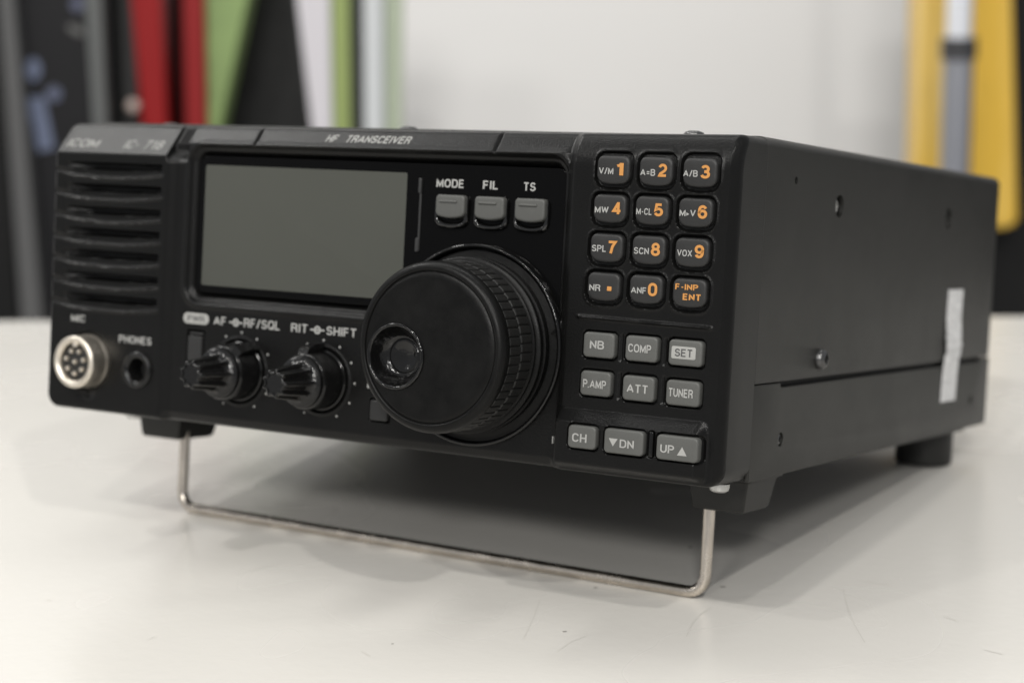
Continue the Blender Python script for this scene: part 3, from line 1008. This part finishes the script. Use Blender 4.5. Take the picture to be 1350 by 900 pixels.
st = build('paper_label', V, F, M_PAPER, radio, sharp=70)
st['label'] = 'narrow white paper strip, wrinkled, stuck over the side seam'

# ---- feet
for x0, x1 in ((7.5, 26.0), (214.0, 232.6)):
    ya, yb = 37.0, 59.0
    top, bot = 2.6, -9.2
    V = []
    for z, ins in ((top, -0.2), (0.2, 0.0), (0.0, 0.0), (bot + 0.8, 1.2), (bot, 1.8)):
        g = 1.3 if z >= 0.2 else 0.0
        V += [(x0 + ins - g, ya + ins * 0.7 - g, z), (x1 - ins + g, ya + ins * 0.7 - g, z), (x1 - ins + g, yb - ins * 1.8 + g, z), (x0 + ins - g, yb - ins * 1.8 + g, z)]
    F = [(3, 2, 1, 0)]
    for l in range(4):
        F += [(l * 4 + i, l * 4 + (i + 1) % 4, l * 4 + 4 + (i + 1) % 4, l * 4 + 4 + i) for i in range(4)]
    F.append((16, 17, 18, 19))
    ft = build('front_foot', V, F, M_FOOT, radio)
    bv = ft.modifiers.new('soft_edges', 'BEVEL')
    bv.width = 0.0005
    bv.segments = 2
for x in (16.5, 229.3):
    V, F = [], []
    for k, (r, z) in enumerate(((1.8, 2.4), (2.6, 2.0), (2.9, 1.2), (2.9, 0.4))):
        for i in range(20):
            a = 2 * PI * i / 20
            V.append((x + r * math.cos(a), 24.5 + r * math.sin(a), -0.75 - z * 1.2 + 2.0))
    for l in range(3):
        F += [(l * 20 + i, l * 20 + (i + 1) % 20, l * 20 + 20 + (i + 1) % 20, l * 20 + 20 + i) for i in range(20)]
    F += [tuple(range(20)), tuple(60 + i for i in range(20))]
    build('foot_screw', V, F, M_BRIGHT, radio)
for x in (13.0, 227.0):
    V, F = [], []
    zf = -8.45 - 0.0113 * (x - 120.0)
    prof = [(10.2, 2.4), (10.2, zf + 1.2), (9.7, zf + 0.3), (8.6, zf)]
    seg = 40
    for r, z in prof:
        for i in range(seg):
            a = 2 * PI * i / seg
            V.append((x + r * math.cos(a), 214.0 + r * math.sin(a), z))
    for l in range(len(prof) - 1):
        F += [(l * seg + i, l * seg + (i + 1) % seg, (l + 1) * seg + (i + 1) % seg, (l + 1) * seg + i) for i in range(seg)]
    F += [tuple(range(seg)), tuple((len(prof) - 1) * seg + i for i in range(seg))]
    build('rear_foot', V, F, M_FOOT, radio)

# ---- wire bail under the front
xl, xr, zb_, rb = 23.4, 218.6, BAIL_Z + 1.75, 5.5
path = [(xl, BAIL_Y, -5.0), (xl, BAIL_Y, -15.0), (xl, BAIL_Y, zb_ + rb)]
for i in range(1, 9):
    a = PI + i / 8 * PI / 2
    path.append((xl + rb + rb * math.cos(a), BAIL_Y, zb_ + rb + rb * math.sin(a)))
for i in range(1, 24):
    path.append((xl + rb + (xr - xl - 2 * rb) * i / 24, BAIL_Y, zb_))
for i in range(0, 9):
    a = 1.5 * PI + i / 8 * PI / 2
    path.append((xr - rb + rb * math.cos(a), BAIL_Y, zb_ + rb + rb * math.sin(a)))
path += [(xr, BAIL_Y, -15.0), (xr, BAIL_Y, -5.0)]
path = [(x, y, z - (0.0113 * (x - 120.0) if z < -12 else 0.0)) for x, y, z in path]
build('wire_stand', *tube(path, 1.75, 20), M_WIRE, radio, sharp=80)

# ------------------------------------------------------------------ table
def laminate():
    m = bpy.data.materials.new('white_laminate')
    m.use_nodes = True
    nt = m.node_tree
    b = nt.nodes['Principled BSDF']
    b.inputs['Roughness'].default_value = 0.26
    b.inputs['Specular IOR Level'].default_value = 0.45
    tc = nt.nodes.new('ShaderNodeTexCoord')
    n1 = nt.nodes.new('ShaderNodeTexNoise')
    n1.inputs['Scale'].default_value = 9
    n1.inputs['Detail'].default_value = 8
    n1.inputs['Roughness'].default_value = 0.6
    nt.links.new(tc.outputs['Object'], n1.inputs['Vector'])
    r1 = nt.nodes.new('ShaderNodeValToRGB')
    r1.color_ramp.elements[0].position = 0.1
    r1.color_ramp.elements[0].color = (0.545, 0.529, 0.495, 1)
    r1.color_ramp.elements[1].position = 0.9
    r1.color_ramp.elements[1].color = (0.575, 0.559, 0.525, 1)
    nt.links.new(n1.outputs['Fac'], r1.inputs['Fac'])
    # smudges in the sheen
    n4 = nt.nodes.new('ShaderNodeTexNoise')
    n4.inputs['Scale'].default_value = 11
    n4.inputs['Detail'].default_value = 2
    n4.inputs['Roughness'].default_value = 0.62
    nt.links.new(tc.outputs['Object'], n4.inputs['Vector'])
    r4 = nt.nodes.new('ShaderNodeMapRange')
    r4.clamp = False
    r4.inputs['From Min'].default_value = 0.2
    r4.inputs['From Max'].default_value = 0.8
    r4.inputs['To Min'].default_value = 0.23
    r4.inputs['To Max'].default_value = 0.30
    nt.links.new(n4.outputs['Fac'], r4.inputs['Value'])
    nt.links.new(r4.outputs['Result'], b.inputs['Roughness'])
    # sparse dark specks
    vo = nt.nodes.new('ShaderNodeTexVoronoi')
    vo.inputs['Scale'].default_value = 26
    nt.links.new(tc.outputs['Object'], vo.inputs['Vector'])
    lt = nt.nodes.new('ShaderNodeMath')
    lt.operation = 'LESS_THAN'
    lt.inputs[1].default_value = 0.028
    nt.links.new(vo.outputs['Distance'], lt.inputs[0])
    sp = nt.nodes.new('ShaderNodeSeparateColor')
    nt.links.new(vo.outputs['Color'], sp.inputs[0])
    g = nt.nodes.new('ShaderNodeMath')
    g.operation = 'GREATER_THAN'
    g.inputs[1].default_value = 0.62
    nt.links.new(sp.outputs[0], g.inputs[0])
    mu = nt.nodes.new('ShaderNodeMath')
    mu.operation = 'MULTIPLY'
    nt.links.new(lt.outputs[0], mu.inputs[0])
    nt.links.new(g.outputs[0], mu.inputs[1])
    # faint hairline scratches
    mp = nt.nodes.new('ShaderNodeMapping')
    mp.inputs['Scale'].default_value = (1.0, 1.0, 1.0)
    nt.links.new(tc.outputs['Object'], mp.inputs['Vector'])
    n2 = nt.nodes.new('ShaderNodeTexNoise')
    n2.inputs['Scale'].default_value = 14
    n2.inputs['Detail'].default_value = 1
    n2.inputs['Distortion'].default_value = 1.5
    nt.links.new(mp.outputs['Vector'], n2.inputs['Vector'])
    ab = nt.nodes.new('ShaderNodeMath')
    ab.operation = 'COMPARE'
    ab.inputs[1].default_value = 0.5
    ab.inputs[2].default_value = 0.0011
    nt.links.new(n2.outputs['Fac'], ab.inputs[0])
    sc = nt.nodes.new('ShaderNodeMath')
    sc.operation = 'MULTIPLY'
    sc.inputs[1].default_value = 0.0
    nt.links.new(ab.outputs[0], sc.inputs[0])
    m8 = nt.nodes.new('ShaderNodeMath')
    m8.operation = 'MULTIPLY'
    m8.inputs[1].default_value = 0.55
    nt.links.new(mu.outputs[0], m8.inputs[0])
    mxx = nt.nodes.new('ShaderNodeMath')
    mxx.operation = 'MAXIMUM'
    nt.links.new(m8.outputs[0], mxx.inputs[0])
    nt.links.new(sc.outputs[0], mxx.inputs[1])
    mix = nt.nodes.new('ShaderNodeMix')
    mix.data_type = 'RGBA'
    nt.links.new(mxx.outputs[0], mix.inputs[0])
    nt.links.new(r1.outputs['Color'], mix.inputs[6])
    mix.inputs[7].default_value = (0.10, 0.09, 0.08, 1)
    nt.links.new(mix.outputs[2], b.inputs['Base Color'])
    n3 = nt.nodes.new('ShaderNodeTexNoise')
    n3.inputs['Scale'].default_value = 220
    n3.inputs['Detail'].default_value = 4
    nt.links.new(tc.outputs['Object'], n3.inputs['Vector'])
    bp = nt.nodes.new('ShaderNodeBump')
    bp.inputs['Strength'].default_value = 0.10
    bp.inputs['Distance'].default_value = 0.0008
    nt.links.new(n3.outputs['Fac'], bp.inputs['Height'])
    nt.links.new(bp.outputs['Normal'], b.inputs['Normal'])
    return m


def ground(u, v, z):
    """the point of the level plane z that photograph pixel (u, v) looks at"""
    d = right * ((u - 675) / FPX) + down * ((v - 450) / FPX) + fwd
    t = (z - CAM.z) / d.z
    return CAM + d * t


tA, tB = ground(30, 421, 0), ground(1330, 415, 0)
ex = (tB - tA).normalized()
ey = Vector((-ex.y, ex.x, 0))
tmid = (tA + tB) / 2
tc0 = tmid - ey * 0.45


def obox(name, c, ax, ay, hx, hy_, z0, z1, m, parent=None, bevel=0.0):
    """a box standing upright on level axes ax, ay, metres"""
    V = []
    for z in (z0, z1):
        for sx, sy in ((-1, -1), (1, -1), (1, 1), (-1, 1)):
            p = c + ax * hx * sx + ay * hy_ * sy
            V.append((p.x, p.y, z))
    F = [(3, 2, 1, 0), (4, 5, 6, 7)] + [(i, (i + 1) % 4, 4 + (i + 1) % 4, 4 + i) for i in range(4)]
    o = build(name, V, F, m, parent, scale=1.0)
    if bevel:
        b = o.modifiers.new('soft_edges', 'BEVEL')
        b.width = bevel
        b.segments = 3
    return o


def thing(name, label, cat, loc, group=None):
    o = bpy.data.objects.new(name, None)
    COL.objects.link(o)
    o.location = loc
    o['label'] = label
    o['category'] = cat
    if group:
        o['group'] = group
    return o


def adopt(o, parent):
    o.parent = parent
    o.matrix_parent_inverse = Matrix.Translation(-parent.location)


FLOOR_Z = -0.72
table = thing('table', 'off-white laminate table with faint scratches under the radio', 'table', (tc0.x, tc0.y, FLOOR_Z))
adopt(obox('tabletop', tc0, ex, ey, 0.85, 0.45, -0.028, 0.0, laminate(), None, 0.004), table)
M_LEG = mat('grey_table_leg', (0.25, 0.25, 0.25), 0.4, metal=0.6)
for sx in (-1, 1):
    for sy in (-1, 1):
        adopt(obox('leg', tc0 + ex * 0.78 * sx + ey * 0.38 * sy, ex, ey, 0.02, 0.02, FLOOR_Z, -0.028, M_LEG), table)

M_MARK = mat('scuff_grey', (0.485, 0.47, 0.435), 0.40)
M_SPECK = mat('speck_dark', (0.24, 0.23, 0.21), 0.6)
# hairline scratches and specks on the laminate, one thin piece each
for pts, hw, m_ in (
        ([(905, 838), (912, 822), (925, 808), (938, 800)], 0.00012, M_MARK), ([(1112, 776), (1117, 800), (1126, 822), (1140, 846)], 0.00014, M_MARK),
        ([(1139, 764), (1152, 768), (1176, 770)], 0.00022, M_MARK), ([(690, 842), (704, 812), (712, 790)], 0.0001, M_MARK),
        ([(300, 758), (332, 752), (372, 740)], 0.00012, M_MARK), ([(735, 858), (752, 846), (772, 838)], 0.00014, M_MARK),
        ([(1245, 812), (1262, 818)], 0.0003, M_MARK), ([(196, 842), (206, 838)], 0.0003, M_MARK), ([(478, 858), (487, 864)], 0.00022, M_MARK),
        ([(1298, 856), (1322, 862)], 0.0003, M_MARK), ([(1268, 706), (1284, 712)], 0.00022, M_MARK),
        ([(949.5, 773), (956.5, 772.6)], 0.0006, M_SPECK), ([(742, 832), (747, 831.6)], 0.0005, M_SPECK), ([(783, 774), (787, 774.5)], 0.0006, M_SPECK),
        ([(1186, 762), (1190, 763)], 0.0005, M_MARK), ([(516, 848), (519, 848)], 0.0004, M_SPECK), ([(62, 790), (66, 791)], 0.0005, M_MARK)):
    Pm = [ground(u, v, 0.00004) for u, v in pts]
    V, F = [], []
    for i, q in enumerate(Pm):
        t = (Pm[min(i + 1, len(Pm) - 1)] - Pm[max(i - 1, 0)]).normalized()
        nrm = Vector((-t.y, t.x, 0)) * hw
        V += [tuple(q + nrm), tuple(q - nrm)]
    F = [(2 * i, 2 * i + 1, 2 * i + 3, 2 * i + 2) for i in range(len(Pm) - 1)]
    adopt(build('scuff_mark', V, F, m_, None, scale=1.0, fix=False), table)

# ------------------------------------------------------------------ what stands behind the table
def at(u, v, D):
    """the point at level distance D that photograph pixel (u, v) looks at"""
    d = right * ((u - 675) / FPX) + down * ((v - 450) / FPX) + fwd
    return CAM + d * (D / d.dot(FH))


def along(u, D):
    return at(u, 150, D)


def zat(v, D, u=675):
    return at(u, v, D).z


fl = obox('floor', CAM + FH * 1.2, RH, FH, 3.0, 3.0, FLOOR_Z - 0.05, FLOOR_Z, mat('floor_grey', (0.16, 0.155, 0.15), 0.5, var=0.1, vscale=4))
fl['kind'] = 'structure'

WD = 1.95
wall = thing('wall', 'plain white wall panels behind the radio', 'wall', tuple(CAM + FH * (WD + 0.05)) [:2] + (FLOOR_Z,))
M_WALL = mat('white_wall_paint', (0.80, 0.79, 0.775), 0.55, var=0.012, vscale=2)
adopt(obox('wall_panel', CAM + FH * (WD + 0.05), RH, FH, 1.6, 0.05, FLOOR_Z, 1.2, M_WALL, None, 0.001), wall)

def upright(name, label, cat, D, ut0, ut1, ub0, ub1, m, thick=0.05, group=None, vk=440.0):
    """an upright slab on the floor: columns ut0..ut1 at photo row 0 and ub0..ub1 at row 200, straight below row vk"""
    V = []
    for v in (vk + 1000, vk, -130):
        k = min(v, vk) / 200.0
        for dd in (0, thick):
            for a, b in ((ut0, ub0), (ut1, ub1)):
                p = at(a + (b - a) * k, min(v, vk), D) + FH * dd
                V.append((p.x, p.y, FLOOR_Z if v > vk else p.z))
    F = [(2, 3, 1, 0), (8, 9, 11, 10)]
    for l in (0, 4):
        F += [(l, l + 1, l + 5, l + 4), (l + 1, l + 3, l + 7, l + 5), (l + 3, l + 2, l + 6, l + 7), (l + 2, l, l + 4, l + 6)]
    o = build(name, V, F, m, None, scale=1.0)
    bv = o.modifiers.new('soft_edges', 'BEVEL')
    bv.width = 0.002
    bv.segments = 2
    if label:
        o['label'] = label
        o['category'] = cat
        if group:
            o['group'] = group
    return o


GB = 'upright cases and boards behind the table'
K = lambda c, r=0.45, **k: mat('painted_board', c, r, spec=0.2, **k)
bk = upright('black_box', None, None, 1.46, 14, 122, 22, 140, K((0.014, 0.014, 0.0155), 0.5))
root = thing('black_box', 'tall black box printed with a pale blue figure, between two grey strips', 'box', tuple(along(80, 1.46))[:2] + (FLOOR_Z,), GB)
bk.name = 'carton'
adopt(bk, root)
M_BLUE = mat('printed_blue', (0.125, 0.15, 0.23), 0.5)
M_TAN = mat('printed_grey', (0.12, 0.12, 0.115), 0.5)


def blob(name, D, pts, m, parent):
    """a flat figure on the box front: rounded outline through photo-sized points, 0.6 mm proud"""
    V = []
    n = len(pts)
    for dd in (-0.0006, -0.0001):
        for u, v in pts:
            p = at(u, v, D + dd)
            V.append(tuple(p))
    F = [tuple(range(n)), tuple(2 * n - 1 - i for i in range(n))] + [(i, (i + 1) % n, n + (i + 1) % n, n + i) for i in range(n)]
    o = build(name, V, F, m, None, scale=1.0)
    adopt(o, parent)
    return o


def oval(cx, cy, rx, ry, n=20, tilt=0.0):
    out = []
    for i in range(n):
        a = 2 * PI * i / n
        x, y = rx * math.cos(a), ry * math.sin(a)
        out.append((cx + x * math.cos(tilt) - y * math.sin(tilt), cy + x * math.sin(tilt) + y * math.cos(tilt)))
    return out


blob('print_or_glow', 1.46, oval(44, 92, 10, 15), M_BLUE, root)
blob('print_or_glow', 1.46, oval(71, 124, 10, 10), mat('printed_dull_blue', (0.10, 0.115, 0.18), 0.5), root)
blob('print_or_glow', 1.46, [(30, 128), (58, 128), (66, 165), (72, 196), (50, 200), (44, 165)], M_BLUE, root)
blob('print_or_glow', 1.46, oval(102, 6, 9, 9), mat('printed_dull_blue', (0.09, 0.10, 0.16), 0.5), root)
blob('print_or_glow', 1.46, oval(100, 40, 12, 5, tilt=0.5), M_TAN, root)
blob('print_or_glow', 1.46, oval(30, 238, 13, 40), mat('glow_pale_grey', (0.30, 0.30, 0.30), 0.5), root)  # pale glow put into colour as a grey oval

upright('grey_strip', 'narrow grey strip at the far left, leaning beside the black box', 'strip', 1.44, -2, 18, 12, 36, K((0.10, 0.10, 0.10)), thick=0.02, group=GB)
upright('grey_strip', 'narrow grey strip between the black box and the dark case', 'strip', 1.44, 112, 133, 124, 142, K((0.115, 0.12, 0.118)), thick=0.02, group=GB)
upright('black_case', 'dark case at far left, only its edge in view', 'case', 1.47, -90, 4, -90, 14, K((0.010, 0.010, 0.010)), group=GB)
dk = upright('dark_case', None, None, 1.50, 128, 176, 140, 196, K((0.022, 0.023, 0.023)))
root = thing('dark_case', 'dark grey case with a small pale ball standing in for a blurred highlight, left of the red boards', 'case', tuple(along(155, 1.5))[:2] + (FLOOR_Z,), GB)
dk.name = 'body'
adopt(dk, root)
st2 = upright('trim', None, None, 1.495, 160, 177, 166, 184, K((0.075, 0.075, 0.075)), thick=0.01)
adopt(st2, root)
p = at(176, 140, 1.482)
bm = bmesh.new()
bmesh.ops.create_uvsphere(bm, u_segments=20, v_segments=12, radius=0.0052)
me = bpy.data.meshes.new('glint_ball')
bm.to_mesh(me)
bm.free()
kn = link('glint_ball', me, mat('glint_pale', (0.75, 0.62, 0.56), 0.25), None)  # pale ball in place of a blurred specular highlight
kn.location = p
kn.parent = root
kn.matrix_parent_inverse = Matrix.Translation(-root.location)

RED = mat('red_board', (0.27, 0.012, 0.013), 0.4, spec=0.2)
upright('red_board', 'narrow bright red board left of the black gap', 'board', 1.46, 172, 212, 190, 221, RED, group=GB)
upright('black_board', 'black board between the two red boards', 'board', 1.53, 200, 250, 210, 255, K((0.007, 0.007, 0.007)), group=GB)
upright('red_board', 'red board touching the green board', 'board', 1.47, 240, 268, 245, 272, mat('dark_red_board', (0.25, 0.016, 0.017), 0.45, spec=0.2), group=GB)
upright('green_board', 'light green board whose right edge slants in beside the wide dark board', 'board', 1.48, 269, 326, 273, 283, mat('green_board', (0.235, 0.335, 0.12), 0.5, var=0.2, vscale=14), group=GB, vk=200.0)
upright('dark_board', 'wide dark board between the green board and the white boards', 'board', 1.57, 310, 420, 265, 430, K((0.026, 0.026, 0.026), 0.45, var=0.35, vscale=12), group=GB, vk=200.0)
upright('white_board', 'white board with a slanting left edge, right of the wide dark board', 'board', 1.48, 391, 435, 414, 439, K((0.62, 0.60, 0.63)), group=GB, vk=200.0)
upright('green_strip', 'thin olive green strip beside the white board', 'strip', 1.485, 436, 460, 439, 462, mat('olive_strip', (0.29, 0.36, 0.12), 0.5), thick=0.03, group=GB)
upright('black_strip', 'thin dark grey strip between green and pale strips', 'strip', 1.50, 458, 481, 460, 482, K((0.050, 0.053, 0.053)), thick=0.03, group=GB)
upright('white_board', 'narrow bluish white board near the middle of the wall', 'board', 1.485, 479, 505, 481, 506, K((0.58, 0.60, 0.61)), group=GB)
upright('pale_green_strip', 'faint pale green strip at the edge of the white wall', 'strip', 1.50, 506, 530, 507, 528, mat('pale_green_strip', (0.47, 0.53, 0.40), 0.5), thick=0.03, group=GB)

# right: a black cabinet, a yellow board with rounded foot hung on it, a chrome pole in front
upright('black_cabinet', 'black cabinet behind the yellow board at the right edge', 'cabinet', 1.62, 1302, 4600, 1302, 4600, K((0.012, 0.012, 0.012), 0.55), thick=0.25)  # extended unseen to the right so the radio's side reflects dark
yD = 1.56


def yellow_plastic():
    """translucent-looking yellow sheet with glossy reflections painted as paler vertical streaks"""
    m = mat('yellow_plastic', (0.74, 0.46, 0.055), 0.34)
    nt = m.node_tree
    b = nt.nodes['Principled BSDF']
    tc = nt.nodes.new('ShaderNodeTexCoord')
    mp = nt.nodes.new('ShaderNodeMapping')
    mp.inputs['Scale'].default_value = (30, 30, 2.2)
    n = nt.nodes.new('ShaderNodeTexNoise')
    n.inputs['Scale'].default_value = 1.0
    n.inputs['Detail'].default_value = 3
    r = nt.nodes.new('ShaderNodeValToRGB')
    r.color_ramp.elements[0].position = 0.44
    r.color_ramp.elements[0].color = (0.74, 0.46, 0.055, 1)
    r.color_ramp.elements[1].position = 0.66
    r.color_ramp.elements[1].color = (0.78, 0.57, 0.21, 1)  # pale tone of the painted reflections
    nt.links.new(tc.outputs['Object'], mp.inputs['Vector'])
    nt.links.new(mp.outputs['Vector'], n.inputs['Vector'])
    nt.links.new(n.outputs['Fac'], r.inputs['Fac'])
    nt.links.new(r.outputs['Color'], b.inputs['Base Color'])
    return m


def yellow_board():
    V = []
    zt = 0.46
    pts = [(1214, -130), (1206, 302 - 12), (1212, 299), (1222, 302), (1326, 302), (1338, 298), (1343, 288), (1332, -130)]
    # round the two lower corners
    for dd in (0.0, 0.045):
        for u, v in pts:
            q = at(u, v, yD) + FH * dd
            V.append(tuple(q))
    n = len(pts)
    F = [tuple(range(n)), tuple(2 * n - 1 - i for i in range(n))] + [(i, (i + 1) % n, n + (i + 1) % n, n + i) for i in range(n)]
    o = build('yellow_board', V, F, yellow_plastic(), None, scale=1.0)
    bv = o.modifiers.new('soft_edges', 'BEVEL')
    bv.width = 0.006
    bv.segments = 3
    o['label'] = 'yellow board with rounded lower corners hanging on the black cabinet'
    o['category'] = 'board'


yellow_board()
pD = 1.46
pc = at(1264, 64, pD)
pole = thing('chrome_pole', 'chrome pole with a black collar standing before the yellow board', 'pole', (pc.x, pc.y, FLOOR_Z))


def upcyl(name, c, r, z0, z1, m, parent, seg=32):
    V, F = [], []
    for z in (z0, z1):
        for i in range(seg):
            a = 2 * PI * i / seg
            V.append((c.x + r * math.cos(a), c.y + r * math.sin(a), z))
    F = [(i, (i + 1) % seg, seg + (i + 1) % seg, seg + i) for i in range(seg)] + [tuple(range(seg)), tuple(seg + i for i in range(seg))]
    o = build(name, V, F, m, None, scale=1.0)
    adopt(o, parent)


M_CHROME = mat('chrome', (0.93, 0.95, 1.0), 0.30, metal=0.55)
upcyl('lower_tube', pc, 0.0112, FLOOR_Z + 0.02, zat(72, pD, 1264), mat('dull_steel', (0.40, 0.41, 0.45), 0.35, metal=0.8), pole)
upcyl('upper_tube', pc, 0.0095, zat(60, pD, 1264), 0.6, M_CHROME, pole)
upcyl('collar', pc, 0.0135, zat(78, pD, 1264), zat(50, pD, 1264), mat('collar_black', (0.04, 0.04, 0.043), 0.4), pole)
upcyl('base', pc, 0.07, FLOOR_Z, FLOOR_Z + 0.02, mat('pole_base', (0.03, 0.03, 0.03), 0.5), pole)
